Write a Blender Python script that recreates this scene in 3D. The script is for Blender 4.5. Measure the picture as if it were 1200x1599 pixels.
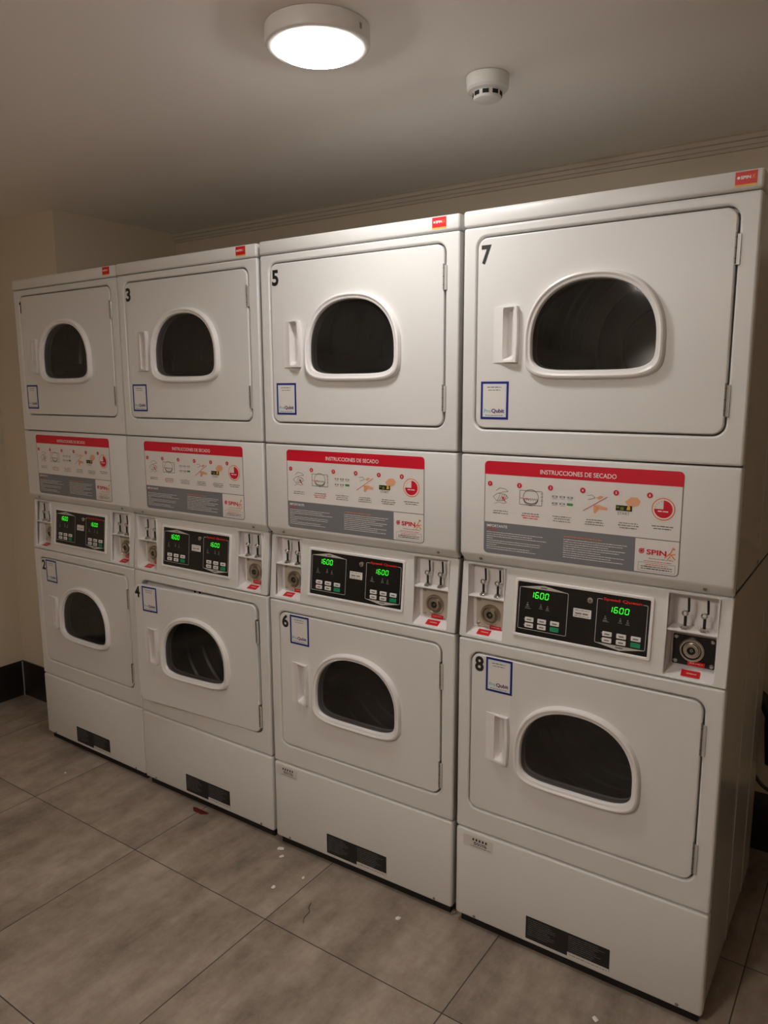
import bpy, bmesh, math, random
from mathutils import Vector, Matrix, geometry

# ------------------------------------------------------------------ camera, world, light, exposure
SC = bpy.context.scene
COL = SC.collection
for o in list(bpy.data.objects): bpy.data.objects.remove(o)

CEIL = 2.30
cam_d = bpy.data.cameras.new('camera')
cam_d.sensor_fit = 'VERTICAL'; cam_d.sensor_height = 24.0; cam_d.sensor_width = 18.0
cam_d.lens = 1172.5 * 24.0 / 1599.0
cam_d.clip_start = 0.02
cam = bpy.data.objects.new('camera', cam_d); COL.objects.link(cam)
R = ((0.8250018, -0.5579446, -0.0898319), (0.5651166, 0.8133981, 0.1379376), (-0.0038924, -0.1645643, 0.9863587))
mw = Matrix([[R[i][0], R[i][2], -R[i][1], 0] for i in range(3)] + [[0, 0, 0, 1]])
mw.translation = (3.04352, -1.75310, 1.55096)
cam.matrix_world = mw
SC.camera = cam

world = bpy.data.worlds.new('world'); SC.world = world; world.use_nodes = True
world.node_tree.nodes['Background'].inputs[0].default_value = (0.9, 0.8, 0.7, 1)
world.node_tree.nodes['Background'].inputs[1].default_value = 0.0
SC.view_settings.view_transform = 'Standard'; SC.view_settings.look = 'None'
SC.view_settings.gamma = 1.0; SC.view_settings.use_curve_mapping = False
SC.view_settings.exposure = 0.0
try:
    SC.cycles.use_denoising = True
    SC.cycles.max_bounces = 10; SC.cycles.diffuse_bounces = 6
except Exception: pass

LAMP_POWER = 77.0          # emission strength of the lamp in view
# the lamp in view and an unseen drum lamp added behind the camera as fill: (x, y, strength, colour)
LAMPS = [(1.945, -0.395, LAMP_POWER, (1.0, 0.975, 0.94)), (2.10, -2.25, 47.0, (1.0, 0.915, 0.84))]

# ------------------------------------------------------------------ helpers
def mat(name, col, rough=0.5, metal=0.0, emit=None, es=1.0, spec=0.5, coat=0.0):
    m = bpy.data.materials.new(name); m.use_nodes = True
    b = m.node_tree.nodes['Principled BSDF']
    b.inputs['Base Color'].default_value = (*col, 1)
    b.inputs['Roughness'].default_value = rough
    b.inputs['Metallic'].default_value = metal
    b.inputs['Specular IOR Level'].default_value = spec
    b.inputs['Coat Weight'].default_value = coat
    if emit:
        b.inputs['Emission Color'].default_value = (*emit, 1)
        b.inputs['Emission Strength'].default_value = es
    return m

def srgb(r, g, b):
    f = lambda c: (c / 255 / 12.92) if c / 255 <= .04045 else ((c / 255 + .055) / 1.055) ** 2.4
    return (f(r), f(g), f(b))

def bumpy(m, scale, strength, dist=0.001, detail=4, colvar=0.0):
    nt = m.node_tree; b = nt.nodes['Principled BSDF']
    tc = nt.nodes.new('ShaderNodeTexCoord'); n = nt.nodes.new('ShaderNodeTexNoise'); bp = nt.nodes.new('ShaderNodeBump')
    n.inputs['Scale'].default_value = scale; n.inputs['Detail'].default_value = detail
    bp.inputs['Strength'].default_value = strength; bp.inputs['Distance'].default_value = dist
    nt.links.new(tc.outputs['Object'], n.inputs['Vector']); nt.links.new(n.outputs['Fac'], bp.inputs['Height'])
    nt.links.new(bp.outputs['Normal'], b.inputs['Normal'])
    if colvar:
        n2 = nt.nodes.new('ShaderNodeTexNoise'); n2.inputs['Scale'].default_value = 1.7; n2.inputs['Detail'].default_value = 5
        nt.links.new(tc.outputs['Object'], n2.inputs['Vector'])
        mx = nt.nodes.new('ShaderNodeMixRGB'); c = b.inputs['Base Color'].default_value
        mx.inputs[1].default_value = tuple(x * (1 - colvar) for x in c[:3]) + (1,)
        mx.inputs[2].default_value = tuple(min(1, x * (1 + colvar)) for x in c[:3]) + (1,)
        nt.links.new(n2.outputs['Fac'], mx.inputs[0]); nt.links.new(mx.outputs[0], b.inputs['Base Color'])
    return m

M = {}
M['enamel'] = bumpy(mat('white_enamel', (0.745, 0.732, 0.715), 0.36, spec=0.45), 900, 0.12, 0.0004, 2)
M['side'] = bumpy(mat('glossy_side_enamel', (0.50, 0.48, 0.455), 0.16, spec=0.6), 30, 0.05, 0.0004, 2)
M['plastic'] = mat('white_plastic', (0.84, 0.81, 0.80), 0.28)
M['dark'] = mat('dark_void', (0.012, 0.011, 0.010), 0.8)
M['black'] = mat('black_panel', (0.008, 0.008, 0.009), 0.22)
M['ink'] = mat('black_ink', (0.012, 0.011, 0.011), 0.5)
M['greyink'] = mat('grey_ink', (0.16, 0.15, 0.14), 0.6)
M['red'] = mat('red_print', srgb(208, 8, 44), 0.4)
M['sred'] = mat('red_sticker', srgb(214, 22, 30), 0.4)
M['paper'] = mat('paper_white', (0.78, 0.75, 0.72), 0.42)
M['grey'] = mat('grey_print', srgb(118, 119, 124), 0.42)
M['white'] = mat('white_print', (0.85, 0.83, 0.80), 0.45)
M['orange'] = mat('orange_print', srgb(232, 130, 60), 0.45)
M['skin'] = mat('tan_print', srgb(232, 170, 130), 0.45)
M['green'] = mat('green_print', srgb(60, 150, 70), 0.45)
M['olive'] = mat('olive_print', srgb(120, 130, 40), 0.45)
M['blue'] = mat('blue_print', srgb(26, 30, 118), 0.4)
M['pale'] = mat('pale_blue_paper', (0.66, 0.74, 0.80), 0.42)
M['purple'] = mat('purple_print', srgb(70, 50, 110), 0.45)
M['teal'] = mat('teal_print', srgb(110, 190, 190), 0.45)
M['yellow'] = mat('yellow_print', srgb(235, 185, 50), 0.45)
M['gbtn'] = mat('green_button', srgb(20, 140, 95), 0.4)
M['line'] = mat('panel_line', srgb(190, 188, 180), 0.4)
M['ledwin'] = mat('led_window', (0.018, 0.010, 0.008), 0.15)
M['led'] = mat('green_led', (0.02, 0.3, 0.02), 0.4, emit=(0.03, 1.0, 0.03), es=1.15)
M['sqred'] = mat('red_lettering', srgb(225, 30, 20), 0.4)
M['chrome'] = mat('chrome', (0.62, 0.60, 0.57), 0.22, 1.0)
M['nickel'] = mat('brushed_nickel', (0.50, 0.45, 0.38), 0.35, 1.0)
M['hinge'] = mat('hinge_steel', (0.30, 0.28, 0.25), 0.4, 0.8)
M['rod'] = mat('black_rod', (0.015, 0.014, 0.013), 0.35)
M['plate'] = mat('beige_plate', (0.52, 0.46, 0.38), 0.45)
M['silverlab'] = mat('silver_label', (0.70, 0.665, 0.63), 0.4)
M['drum'] = mat('drum_steel', (0.40, 0.39, 0.38), 0.30, 0.95)
M['lampbody'] = mat('lamp_housing', (0.80, 0.78, 0.75), 0.4)
M['ceil'] = bumpy(mat('ceiling_paint', (0.92, 0.88, 0.845), 0.9, spec=0.1), 60, 0.15, 0.001, 5)
M['wall'] = bumpy(mat('beige_wall_paint', (0.66, 0.58, 0.46), 0.7, spec=0.2), 45, 0.15, 0.001, 5)
M['skirt'] = bumpy(mat('dark_skirting_tile', (0.020, 0.015, 0.014), 0.35), 6, 0.1, 0.001, 4, 0.3)
M['sealant'] = mat('sealant', (0.35, 0.32, 0.31), 0.6)
M['coving'] = mat('coving_plaster', (0.60, 0.53, 0.44), 0.8, spec=0.1)
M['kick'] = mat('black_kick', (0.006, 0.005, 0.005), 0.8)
M['rubber'] = mat('black_rubber', (0.015, 0.015, 0.015), 0.45)
M['stain'] = mat('dark_red_stain', (0.13, 0.010, 0.010), 0.35)
M['crumb'] = mat('white_crumb', (0.80, 0.76, 0.70), 0.7)
M['clearp'] = mat('clear_plastic', (0.70, 0.68, 0.74), 0.15)

def glass_mat():
    m = bpy.data.materials.new('smoked_door_glass'); m.use_nodes = True; nt = m.node_tree; nt.nodes.clear()
    o = nt.nodes.new('ShaderNodeOutputMaterial'); mx = nt.nodes.new('ShaderNodeMixShader')
    t = nt.nodes.new('ShaderNodeBsdfTransparent'); t.inputs[0].default_value = (0.55, 0.55, 0.55, 1)
    g = nt.nodes.new('ShaderNodeBsdfGlossy'); g.inputs['Roughness'].default_value = 0.06; g.inputs[0].default_value = (0.9, 0.9, 0.9, 1)
    f = nt.nodes.new('ShaderNodeFresnel'); f.inputs[0].default_value = 1.5
    nt.links.new(f.outputs[0], mx.inputs[0]); nt.links.new(t.outputs[0], mx.inputs[1]); nt.links.new(g.outputs[0], mx.inputs[2])
    # thin film of dust on the pane
    d = nt.nodes.new('ShaderNodeBsdfDiffuse'); d.inputs[0].default_value = (0.55, 0.53, 0.51, 1)
    m2 = nt.nodes.new('ShaderNodeMixShader'); tc = nt.nodes.new('ShaderNodeTexCoord'); n = nt.nodes.new('ShaderNodeTexNoise'); n.inputs['Scale'].default_value = 7; n.inputs['Detail'].default_value = 5
    mr = nt.nodes.new('ShaderNodeMapRange'); mr.inputs[1].default_value = 0.3; mr.inputs[2].default_value = 0.75; mr.inputs[3].default_value = 0.006; mr.inputs[4].default_value = 0.036
    nt.links.new(tc.outputs['Object'], n.inputs['Vector']); nt.links.new(n.outputs['Fac'], mr.inputs[0]); nt.links.new(mr.outputs[0], m2.inputs[0])
    nt.links.new(mx.outputs[0], m2.inputs[1]); nt.links.new(d.outputs[0], m2.inputs[2]); nt.links.new(m2.outputs[0], o.inputs[0]); return m
M['glass'] = glass_mat()

def floor_mat():
    m = bpy.data.materials.new('grey_brown_floor_tile'); m.use_nodes = True; nt = m.node_tree; L = nt.links.new
    b = nt.nodes['Principled BSDF']; N = nt.nodes.new
    tc = N('ShaderNodeTexCoord'); sep = N('ShaderNodeSeparateXYZ'); L(tc.outputs['Object'], sep.inputs[0])
    def math_(op, a, b_=None, c=None):
        n = N('ShaderNodeMath'); n.operation = op
        for i, v in enumerate((a, b_, c)):
            if v is None: continue
            if hasattr(v, 'links'): L(v, n.inputs[i])
            else: n.inputs[i].default_value = v
        return n.outputs[0]
    gx = math_('DIVIDE', math_('SUBTRACT', sep.outputs[0], 0.4205), 0.6015)
    gy = math_('DIVIDE', math_('SUBTRACT', sep.outputs[1], -0.3125), 0.5945)
    def dist(g):
        f = math_('FRACT', math_('ADD', g, 0.5)); return math_('MULTIPLY', math_('ABSOLUTE', math_('SUBTRACT', f, 0.5)), 0.6)
    d = math_('MINIMUM', dist(gx), dist(gy))
    grout = N('ShaderNodeMapRange'); L(d, grout.inputs[0]); grout.inputs[1].default_value = 0.0008; grout.inputs[2].default_value = 0.0022
    # per tile offset
    cx = math_('FLOOR', gx); cy = math_('FLOOR', gy)
    cmb = N('ShaderNodeCombineXYZ'); L(cx, cmb.inputs[0]); L(cy, cmb.inputs[1])
    wn = N('ShaderNodeTexWhiteNoise'); wn.noise_dimensions = '3D'; L(cmb.outputs[0], wn.inputs['Vector'])
    sc = N('ShaderNodeVectorMath'); sc.operation = 'SCALE'; L(wn.outputs['Color'], sc.inputs[0]); sc.inputs['Scale'].default_value = 13
    add = N('ShaderNodeVectorMath'); add.operation = 'ADD'; L(tc.outputs['Object'], add.inputs[0]); L(sc.outputs[0], add.inputs[1])
    mp = N('ShaderNodeMapping'); L(add.outputs[0], mp.inputs[0]); mp.inputs['Scale'].default_value = (5.5, 1.5, 1); mp.inputs['Rotation'].default_value = (0, 0, 0.10)
    n1 = N('ShaderNodeTexNoise'); L(mp.outputs[0], n1.inputs['Vector']); n1.inputs['Scale'].default_value = 1.6; n1.inputs['Detail'].default_value = 9; n1.inputs['Roughness'].default_value = 0.62
    n2 = N('ShaderNodeTexNoise'); L(add.outputs[0], n2.inputs['Vector']); n2.inputs['Scale'].default_value = 13; n2.inputs['Detail'].default_value = 10; n2.inputs['Roughness'].default_value = 0.78
    mix = math_('ADD', math_('MULTIPLY', n1.outputs['Fac'], 0.60), math_('MULTIPLY', n2.outputs['Fac'], 0.40))
    cr = N('ShaderNodeValToRGB'); L(mix, cr.inputs[0])
    e = cr.color_ramp.elements; e[0].position = 0.36; e[0].color = (0.185, 0.148, 0.115, 1); e[1].position = 0.64; e[1].color = (0.43, 0.365, 0.30, 1)
    k = cr.color_ramp.elements.new(0.5); k.color = (0.312, 0.256, 0.206, 1)
    mg = N('ShaderNodeMixRGB'); L(grout.outputs[0], mg.inputs[0]); mg.inputs[1].default_value = (0.045, 0.035, 0.03, 1); L(cr.outputs[0], mg.inputs[2])
    L(mg.outputs[0], b.inputs['Base Color']); b.inputs['Roughness'].default_value = 0.55; b.inputs['Specular IOR Level'].default_value = 0.35
    bp = N('ShaderNodeBump'); bp.inputs['Strength'].default_value = 0.35; bp.inputs['Distance'].default_value = 0.002
    L(math_('ADD', grout.outputs[0], math_('MULTIPLY', n2.outputs['Fac'], 0.3)), bp.inputs['Height']); L(bp.outputs[0], b.inputs['Normal'])
    return m
M['floor'] = floor_mat()

# curve based 2D fill with holes / bevels -> list of verts, faces (in local x,z plane; y is depth)
def curve_mesh(loops, extrude=0.0, bevel=0.0, res=2):
    c = bpy.data.curves.new('tmp', 'CURVE'); c.dimensions = '2D'; c.fill_mode = 'BOTH'
    c.extrude = extrude; c.bevel_depth = bevel; c.bevel_resolution = res; c.offset = -bevel
    for lp in loops:
        s = c.splines.new('POLY'); s.points.add(len(lp) - 1)
        for p, q in zip(s.points, lp): p.co = (q[0], q[1], 0, 1)
        s.use_cyclic_u = True
    o = bpy.data.objects.new('tmp', c); COL.objects.link(o)
    dg = bpy.context.evaluated_depsgraph_get(); me = bpy.data.meshes.new_from_object(o.evaluated_get(dg))
    vs = [tuple(v.co) for v in me.vertices]; fs = [tuple(p.vertices) for p in me.polygons]
    bpy.data.objects.remove(o); bpy.data.curves.remove(c); bpy.data.meshes.remove(me)
    return vs, fs

_tc = {}
def text_mesh(s, size=1.0, bold=0.0, shear=0.0, space=1.0):
    key = (s, bold, shear, space)
    if key not in _tc:
        c = bpy.data.curves.new('tmp', 'FONT'); c.body = s; c.size = 1; c.offset = bold; c.shear = shear; c.space_character = space
        c.resolution_u = 3
        o = bpy.data.objects.new('tmp', c); COL.objects.link(o)
        dg = bpy.context.evaluated_depsgraph_get(); me = bpy.data.meshes.new_from_object(o.evaluated_get(dg))
        vs = [(v.co.x, v.co.y) for v in me.vertices]; fs = [tuple(p.vertices) for p in me.polygons]
        bpy.data.objects.remove(o); bpy.data.curves.remove(c); bpy.data.meshes.remove(me)
        _tc[key] = (vs, fs)
    return _tc[key]

def rrect(u0, u1, z0, z1, r, n=6):
    pts = []
    for cx, cz, a0 in ((u1 - r, z1 - r, 0), (u0 + r, z1 - r, 90), (u0 + r, z0 + r, 180), (u1 - r, z0 + r, 270)):
        for i in range(n + 1):
            a = math.radians(a0 + 90 * i / n); pts.append((cx + r * math.cos(a), cz + r * math.sin(a)))
    return pts

def circ(cx, cz, r, n=32):
    return [(cx + r * math.cos(2 * math.pi * i / n), cz + r * math.sin(2 * math.pi * i / n)) for i in range(n)]

def dshape(cx, cz, a, ht, hb, n=72, nt=2.25, nb=4.6):
    """porthole outline: arched top, nearly flat bottom with round corners"""
    pts = []
    for i in range(n):
        t = 2 * math.pi * i / n; c, s = math.cos(t), math.sin(t)
        e = nt if s >= 0 else nb; h = ht if s >= 0 else hb
        x = a * math.copysign(abs(c) ** (2 / e), c); z = h * math.copysign(abs(s) ** (2 / e), s)
        pts.append((cx + x, cz + z))
    return pts

class MB:
    """collects shapes, several materials, builds ONE mesh object. Coordinates: u (right), y (depth), z (up)."""
    def __init__(s): s.v = []; s.f = []; s.m = []; s.mats = []
    def mi(s, name):
        if name not in s.mats: s.mats.append(name)
        return s.mats.index(name)
    def add(s, vs, fs, m):
        o = len(s.v); k = s.mi(m); s.v += [tuple(v) for v in vs]
        for f in fs: s.f.append(tuple(i + o for i in f)); s.m.append(k)
        return s
    def poly(s, pts, y, m): return s.add([(p[0], y, p[1]) for p in pts], [tuple(range(len(pts)))], m)
    def rect(s, u0, u1, z0, z1, y, m): return s.poly([(u0, z0), (u1, z0), (u1, z1), (u0, z1)], y, m)
    def disc(s, cx, cz, r, y, m, n=24): return s.poly(circ(cx, cz, r, n), y, m)
    def annulus(s, cx, cz, r0, r1, y, m, n=28):
        a = circ(cx, cz, r0, n); b = circ(cx, cz, r1, n)
        return s.add([(p[0], y, p[1]) for p in a + b], [(i, (i + 1) % n, n + (i + 1) % n, n + i) for i in range(n)], m)
    def band(s, outer, inner, y, m):
        n = len(outer); return s.add([(p[0], y, p[1]) for p in outer + inner], [(i, (i + 1) % n, n + (i + 1) % n, n + i) for i in range(n)], m)
    def seg(s, a, b, w, y, m):
        d = Vector((b[0] - a[0], b[1] - a[1])); L = d.length
        if L < 1e-9: return s
        n = Vector((-d.y, d.x)) / L * w / 2
        return s.poly([(a[0] + n.x, a[1] + n.y), (a[0] - n.x, a[1] - n.y), (b[0] - n.x, b[1] - n.y), (b[0] + n.x, b[1] + n.y)], y, m)
    def path(s, pts, w, y, m, closed=False):
        q = pts + ([pts[0]] if closed else [])
        for a, b in zip(q, q[1:]): s.seg(a, b, w, y, m)
        return s
    def text(s, t, u, z, h, y, m, bold=0.0, width=None, align='l', shear=0.0):
        """lettering: h = height of a capital letter"""
        vs, fs = text_mesh(t, 1, bold, shear)
        x0 = min(v[0] for v in vs); x1 = max(v[0] for v in vs); z0 = min(v[1] for v in vs); z1 = max(v[1] for v in vs)
        k = h / (z1 - z0); kx = k if width is None else width / (x1 - x0)
        W = (x1 - x0) * kx; off = {'l': 0, 'c': -W / 2, 'r': -W}[align]
        return s.add([(u + off + (v[0] - x0) * kx, y, z + (v[1] - z0) * k) for v in vs], fs, m)
    def greek(s, u0, u1, z, h, y, m, rng, fill=0.85):
        """a line of print too small to read: short dashes"""
        x = u0
        while x < u1:
            w = min(rng.uniform(1.2, 4.5) * h, u1 - x)
            s.rect(x, x + w, z, z + h * rng.uniform(.6, .9), y, m); x += w + h * (0.5 + (1 - fill) * 3)
        return s
    def box(s, u0, u1, y0, y1, z0, z1, m, bevel=0.0, seg=2):
        bm = bmesh.new(); bmesh.ops.create_cube(bm, size=1)
        for v in bm.verts: v.co = Vector(((u0 + u1) / 2 + v.co.x * (u1 - u0), (y0 + y1) / 2 + v.co.y * (y1 - y0), (z0 + z1) / 2 + v.co.z * (z1 - z0)))
        if bevel: bmesh.ops.bevel(bm, geom=bm.edges[:], offset=bevel, segments=seg, affect='EDGES', profile=0.5)
        s.frombm(bm, m); return s
    def frombm(s, bm, m):
        bm.verts.index_update(); s.add([tuple(v.co) for v in bm.verts], [tuple(v.index for v in f.verts) for f in bm.faces], m); bm.free(); return s
    def prism(s, prof, u0, u1, m, bevel=0.0, seg=2):
        """profile in (y, z) extruded along u"""
        bm = bmesh.new(); a = [bm.verts.new((u0, p[0], p[1])) for p in prof]; b = [bm.verts.new((u1, p[0], p[1])) for p in prof]
        n = len(prof); bm.faces.new(a); bm.faces.new(b[::-1])
        for i in range(n): bm.faces.new((a[i], b[i], b[(i + 1) % n], a[(i + 1) % n]))
        bmesh.ops.recalc_face_normals(bm, faces=bm.faces[:])
        if bevel: bmesh.ops.bevel(bm, geom=bm.edges[:], offset=bevel, segments=seg, affect='EDGES', profile=0.5)
        return s.frombm(bm, m)
    def plate(s, loops, y0, y1, m, bevel=0.0, res=2):
        """outline with holes, front at y0, back at y1, edges rounded"""
        t = (y1 - y0) / 2; vs, fs = curve_mesh(loops, max(t - bevel, 0), bevel, res)
        return s.add([(v[0], (y0 + y1) / 2 - v[2], v[1]) for v in vs], fs, m)
    def lathe(s, prof, m, center=(0, 0, 0), axis='z', n=32, mats=None):
        """prof: (r, h) along axis"""
        vs = []; c = Vector(center)
        for r, h in prof:
            for i in range(n):
                a = 2 * math.pi * i / n; x, y = r * math.cos(a), r * math.sin(a)
                vs.append(c + (Vector((x, y, h)) if axis == 'z' else Vector((x, h, y)) if axis == 'y' else Vector((h, x, y))))
        for k in range(len(prof) - 1):
            fs = [(k * n + i, k * n + (i + 1) % n, (k + 1) * n + (i + 1) % n, (k + 1) * n + i) for i in range(n)]
            if k == 0: o = len(s.v); s.v += [tuple(v) for v in vs]
            j = s.mi(mats[k] if mats else m)
            for f in fs: s.f.append(tuple(i + o for i in f)); s.m.append(j)
        return s
    def tube(s, pts, r, m, n=8, cap=True):
        pts = [Vector(p) for p in pts]; rings = []; up = Vector((0.3, 0.2, 1)).normalized()
        for i, p in enumerate(pts):
            d = (pts[min(i + 1, len(pts) - 1)] - pts[max(i - 1, 0)]).normalized()
            a = d.cross(up); a = a.normalized() if a.length > 1e-4 else d.cross(Vector((1, 0, 0))).normalized()
            b = d.cross(a); rr = r[i] if isinstance(r, (list, tuple)) else r
            rings.append([p + (a * math.cos(t) + b * math.sin(t)) * rr for t in [2 * math.pi * k / n for k in range(n)]])
        fs = []
        for k in range(len(pts) - 1):
            fs += [(k * n + i, k * n + (i + 1) % n, (k + 1) * n + (i + 1) % n, (k + 1) * n + i) for i in range(n)]
        if cap: fs += [tuple(range(n))[::-1], tuple((len(pts) - 1) * n + i for i in range(n))]
        return s.add([tuple(v) for r_ in rings for v in r_], fs, m)
    def shift(s, du=0, dy=0, dz=0, f=None):
        s.v = [(f(*v) if f else (v[0] + du, v[1] + dy, v[2] + dz)) for v in s.v]; return s
    def mesh(s, name, smooth=True, recalc=True):
        me = bpy.data.meshes.new(name); me.from_pydata(s.v, [], s.f)
        for k in s.mats: me.materials.append(M[k])
        me.polygons.foreach_set('material_index', s.m)
        bm = bmesh.new(); bm.from_mesh(me)
        if recalc: bmesh.ops.recalc_face_normals(bm, faces=bm.faces[:])
        for f in bm.faces: f.smooth = smooth
        for e in bm.edges:
            e.smooth = not (len(e.link_faces) != 2 or e.calc_face_angle(0) > math.radians(32))
        bm.to_mesh(me); bm.free(); me.update(); return me
    def build(s, name, parent=None, smooth=True, flat=False, **tags):
        o = bpy.data.objects.new(name, s.mesh(name, smooth and not flat, recalc=not flat)); COL.objects.link(o)
        if parent: o.parent = parent
        for k, v in tags.items(): o[k] = v
        return o

def empty(name, loc, rz=0, parent=None, **tags):
    o = bpy.data.objects.new(name, None); COL.objects.link(o); o.location = loc; o.rotation_euler = (0, 0, rz); o.empty_display_size = 0.1
    if parent: o.parent = parent
    for k, v in tags.items(): o[k] = v
    return o

# ------------------------------------------------------------------ room shell
XL, XR, YF, YB = -0.553, 5.20, -4.2, 0.88       # left wall, right wall, wall behind the camera, back of the alcove
YN, XC = 0.222, -0.014                            # front of the wall stub beside machine 1, alcove corner
def slab(name, x0, x1, y0, y1, z0, z1, m, **k):
    return MB().box(x0, x1, y0, y1, z0, z1, m).build(name, smooth=False, kind='structure', **k)
slab('floor', XL - .1, XR + .1, YF - .1, YB + .1, -0.08, 0, 'floor')
slab('ceiling', XL - .1, XR + .1, YF - .1, YB + .1, CEIL, CEIL + .08, 'ceil')
slab('wall_left', XL - .1, XL, YF, YN, 0, CEIL, 'wall')
slab('wall_alcove', XL - .1, XC, YN, YB + .1, 0, CEIL, 'wall')
slab('wall_back', XC, XR, YB, YB + .1, 0, CEIL, 'wall')
slab('wall_right', XR, XR + .1, YF, YB + .1, 0, CEIL, 'wall')
slab('wall_front', XL - .1, XR + .1, YF - .1, YF, 0, CEIL, 'wall')
MB().box(XL, XL + .009, YF, YN, 0, .182, 'skirt', .002).build('baseboard_left', kind='structure')
MB().box(XL + .009, XC + .001, YN - .009, YN, 0, .182, 'skirt', .002).build('baseboard_alcove', kind='structure')
MB().box(XC, XR, YB - .009, YB, 0, .205, 'skirt', .002).build('baseboard_back', kind='structure')
MB().tube([(XL + .012, YN - .012, .18), (XL + .012, YN - .012, .03), (XL + .022, YN - .020, .012), (XL + .045, YN - .03, .006)], .0035, 'sealant', 8).build('trim_1', kind='structure')
MB().prism([(YB, 2.257), (YB - .006, 2.258), (YB - .008, 2.268), (YB - .014, 2.269), (YB - .016, 2.281), (YB - .024, 2.283), (YB - .027, 2.295), (YB - .034, 2.2985), (YB - .034, 2.30), (YB, 2.30)],
           XC, XR, 'coving').build('trim_2', kind='structure', smooth=False)

# ------------------------------------------------------------------ ceiling lights
def lit(name, col, strength):
    d = bpy.data.materials.new(name); d.use_nodes = True
    nt = d.node_tree; nt.nodes.clear(); o = nt.nodes.new('ShaderNodeOutputMaterial'); e = nt.nodes.new('ShaderNodeEmission')
    e.inputs[0].default_value = (*col, 1); e.inputs[1].default_value = strength; nt.links.new(e.outputs[0], o.inputs[0]); return d
def ceiling_light(x, y, strength, col):
    t = empty('ceiling_light', (x, y, CEIL), label='round white surface-mounted ceiling light, lit, above the dryer numbered 5 and 6', category='ceiling light')
    MB().lathe([(0.0, -0.001), (.112, -0.001), (.1125, -.030), (.1105, -.035), (.106, -.0375), (.0905, -.0385), (.0895, -.035)], 'lampbody', n=64).build('housing', t)
    M['diff'] = lit('lit_diffuser', col, strength)
    MB().lathe([(.0895, -.0360), (.0893, -.0400), (.0876, -.0433), (.083, -.0462), (.072, -.0491), (.052, -.0512), (.025, -.0522), (.0001, -.0525)], 'diff', n=64).build('diffuser', t)
    s = MB(); s.box(.1085, .1130, -.004, .004, -.026, -.014, 'hinge', .001)
    s.shift(f=lambda a, b_, c: (a * math.cos(.02) - b_ * math.sin(.02), a * math.sin(.02) + b_ * math.cos(.02), c))
    s.build('side_clip', t)
def fill_drum_lamp(x, y, strength, col):  # added out-of-view fill lamp, brightens the lower machine fronts and the ceiling
    t = empty('fill_drum_lamp', (x, y, CEIL), label='added wide opal drum lamp for fill light, unseen behind the viewpoint', category='ceiling light')
    MB().lathe([(0.0, -.001), (.060, -.001), (.060, -.018), (.055, -.022), (.010, -.024), (.010, -.090), (.0001, -.090)], 'lampbody', n=32).build('housing', t)
    M['fill_lit'] = lit('lit_fill_shade', col, strength)
    MB().lathe([(.0101, -.085), (.160, -.088), (.168, -.095), (.168, -.170), (.160, -.182), (.0001, -.186)], 'fill_lit', n=48).build('fill_lamp_shade', t)
ceiling_light(*LAMPS[0]); fill_drum_lamp(*LAMPS[1])

# ------------------------------------------------------------------ smoke detector
sd = empty('smoke_detector', (2.131, 0.034, CEIL), label='small round white smoke detector on the ceiling', category='smoke detector')
MB().lathe([(0.0, -.001), (.052, -.001), (.053, -.006), (.051, -.030), (.046, -.035)], 'lampbody', n=40).build('base', sd)
MB().lathe([(.046, -.0345), (.038, -.036), (.035, -.038), (.0345, -.050), (.032, -.054), (.022, -.057), (.0001, -.058)], 'lampbody', n=40).build('sensor_cap', sd)
for k in range(9):
    a = math.radians(-110 + 40 * k)
    b = MB().box(.0335, .0358, -.0075, .0075, -.0485, -.0395, 'dark')
    b.shift(f=lambda x, y, z, a=a: (x * math.cos(a) - y * math.sin(a), x * math.sin(a) + y * math.cos(a), z)); b.build('vent_slot', sd)

# ------------------------------------------------------------------ stacked dryers
W = 0.6821
SL = 0.0957
def con_y(z): return max(0.0, SL * (z - 0.872)) + 0.0
UD = (0.0405, 0.6385, 1.4455, 1.9145)      # upper door  u0,u1,z0,z1
LD = (0.0405, 0.6370, 0.3805, 0.8335)      # lower door
HX = 0.6400                                # hinge axis
RC_U = (0.3405, 1.6560)                    # porthole centre, upper
RC_L = (0.3405, 1.6560 - 1.0700)
RO = (0.1675, 0.1585, 0.0895)              # outer ring half width, top, bottom
RI = (0.1465, 0.1385, 0.0665)
cache = {}
def part(key, name, parent, fn, loc=None, flat=False, **tags):
    """one mesh per kind, an object of its own per machine"""
    if key not in cache:
        b = fn(); cache[key] = b.mesh(key, not flat, recalc=not flat)
    o = bpy.data.objects.new(name, cache[key]); COL.objects.link(o); o.parent = parent
    if loc: o.location = loc
    for k, v in tags.items(): o[k] = v
    return o

def m_lid():
    b = MB(); b.box(-.0008, W + .0008, -.003, .695, 1.9440, 1.984, 'enamel', .007, 3); return b
def grow(l, d): return (l[0] - d, l[1] + d, l[2] - d, l[3] + d)
def front_panel(z0, z1, door):
    b = MB(); g = grow(door, .0042)
    b.plate([rrect(0, W, z0, z1, .006, 3), rrect(*g, .028, 8)], 0, .028, 'enamel', .0055, 3); return b
def m_instr():
    b = MB(); b.prism([(.028, 1.3755), (0, 1.3755), (0, 1.109), (.026, 1.0825), (.034, 1.0825), (.034, 1.3755)], 0, W, 'enamel', .0055, 3); return b
NL = (.021, .127, .8835, 1.0755); NR = (.5435, .6535, .8815, 1.0745)
def m_console():
    b = MB()
    b.plate([rrect(0, W, .8745, 1.082, .004, 3), rrect(*NL, .004, 3), rrect(*NR, .004, 3)], 0, .014, 'enamel', .0025, 2)
    b.shift(f=lambda u, y, z: (u, y + con_y(z), z)); return b
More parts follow.
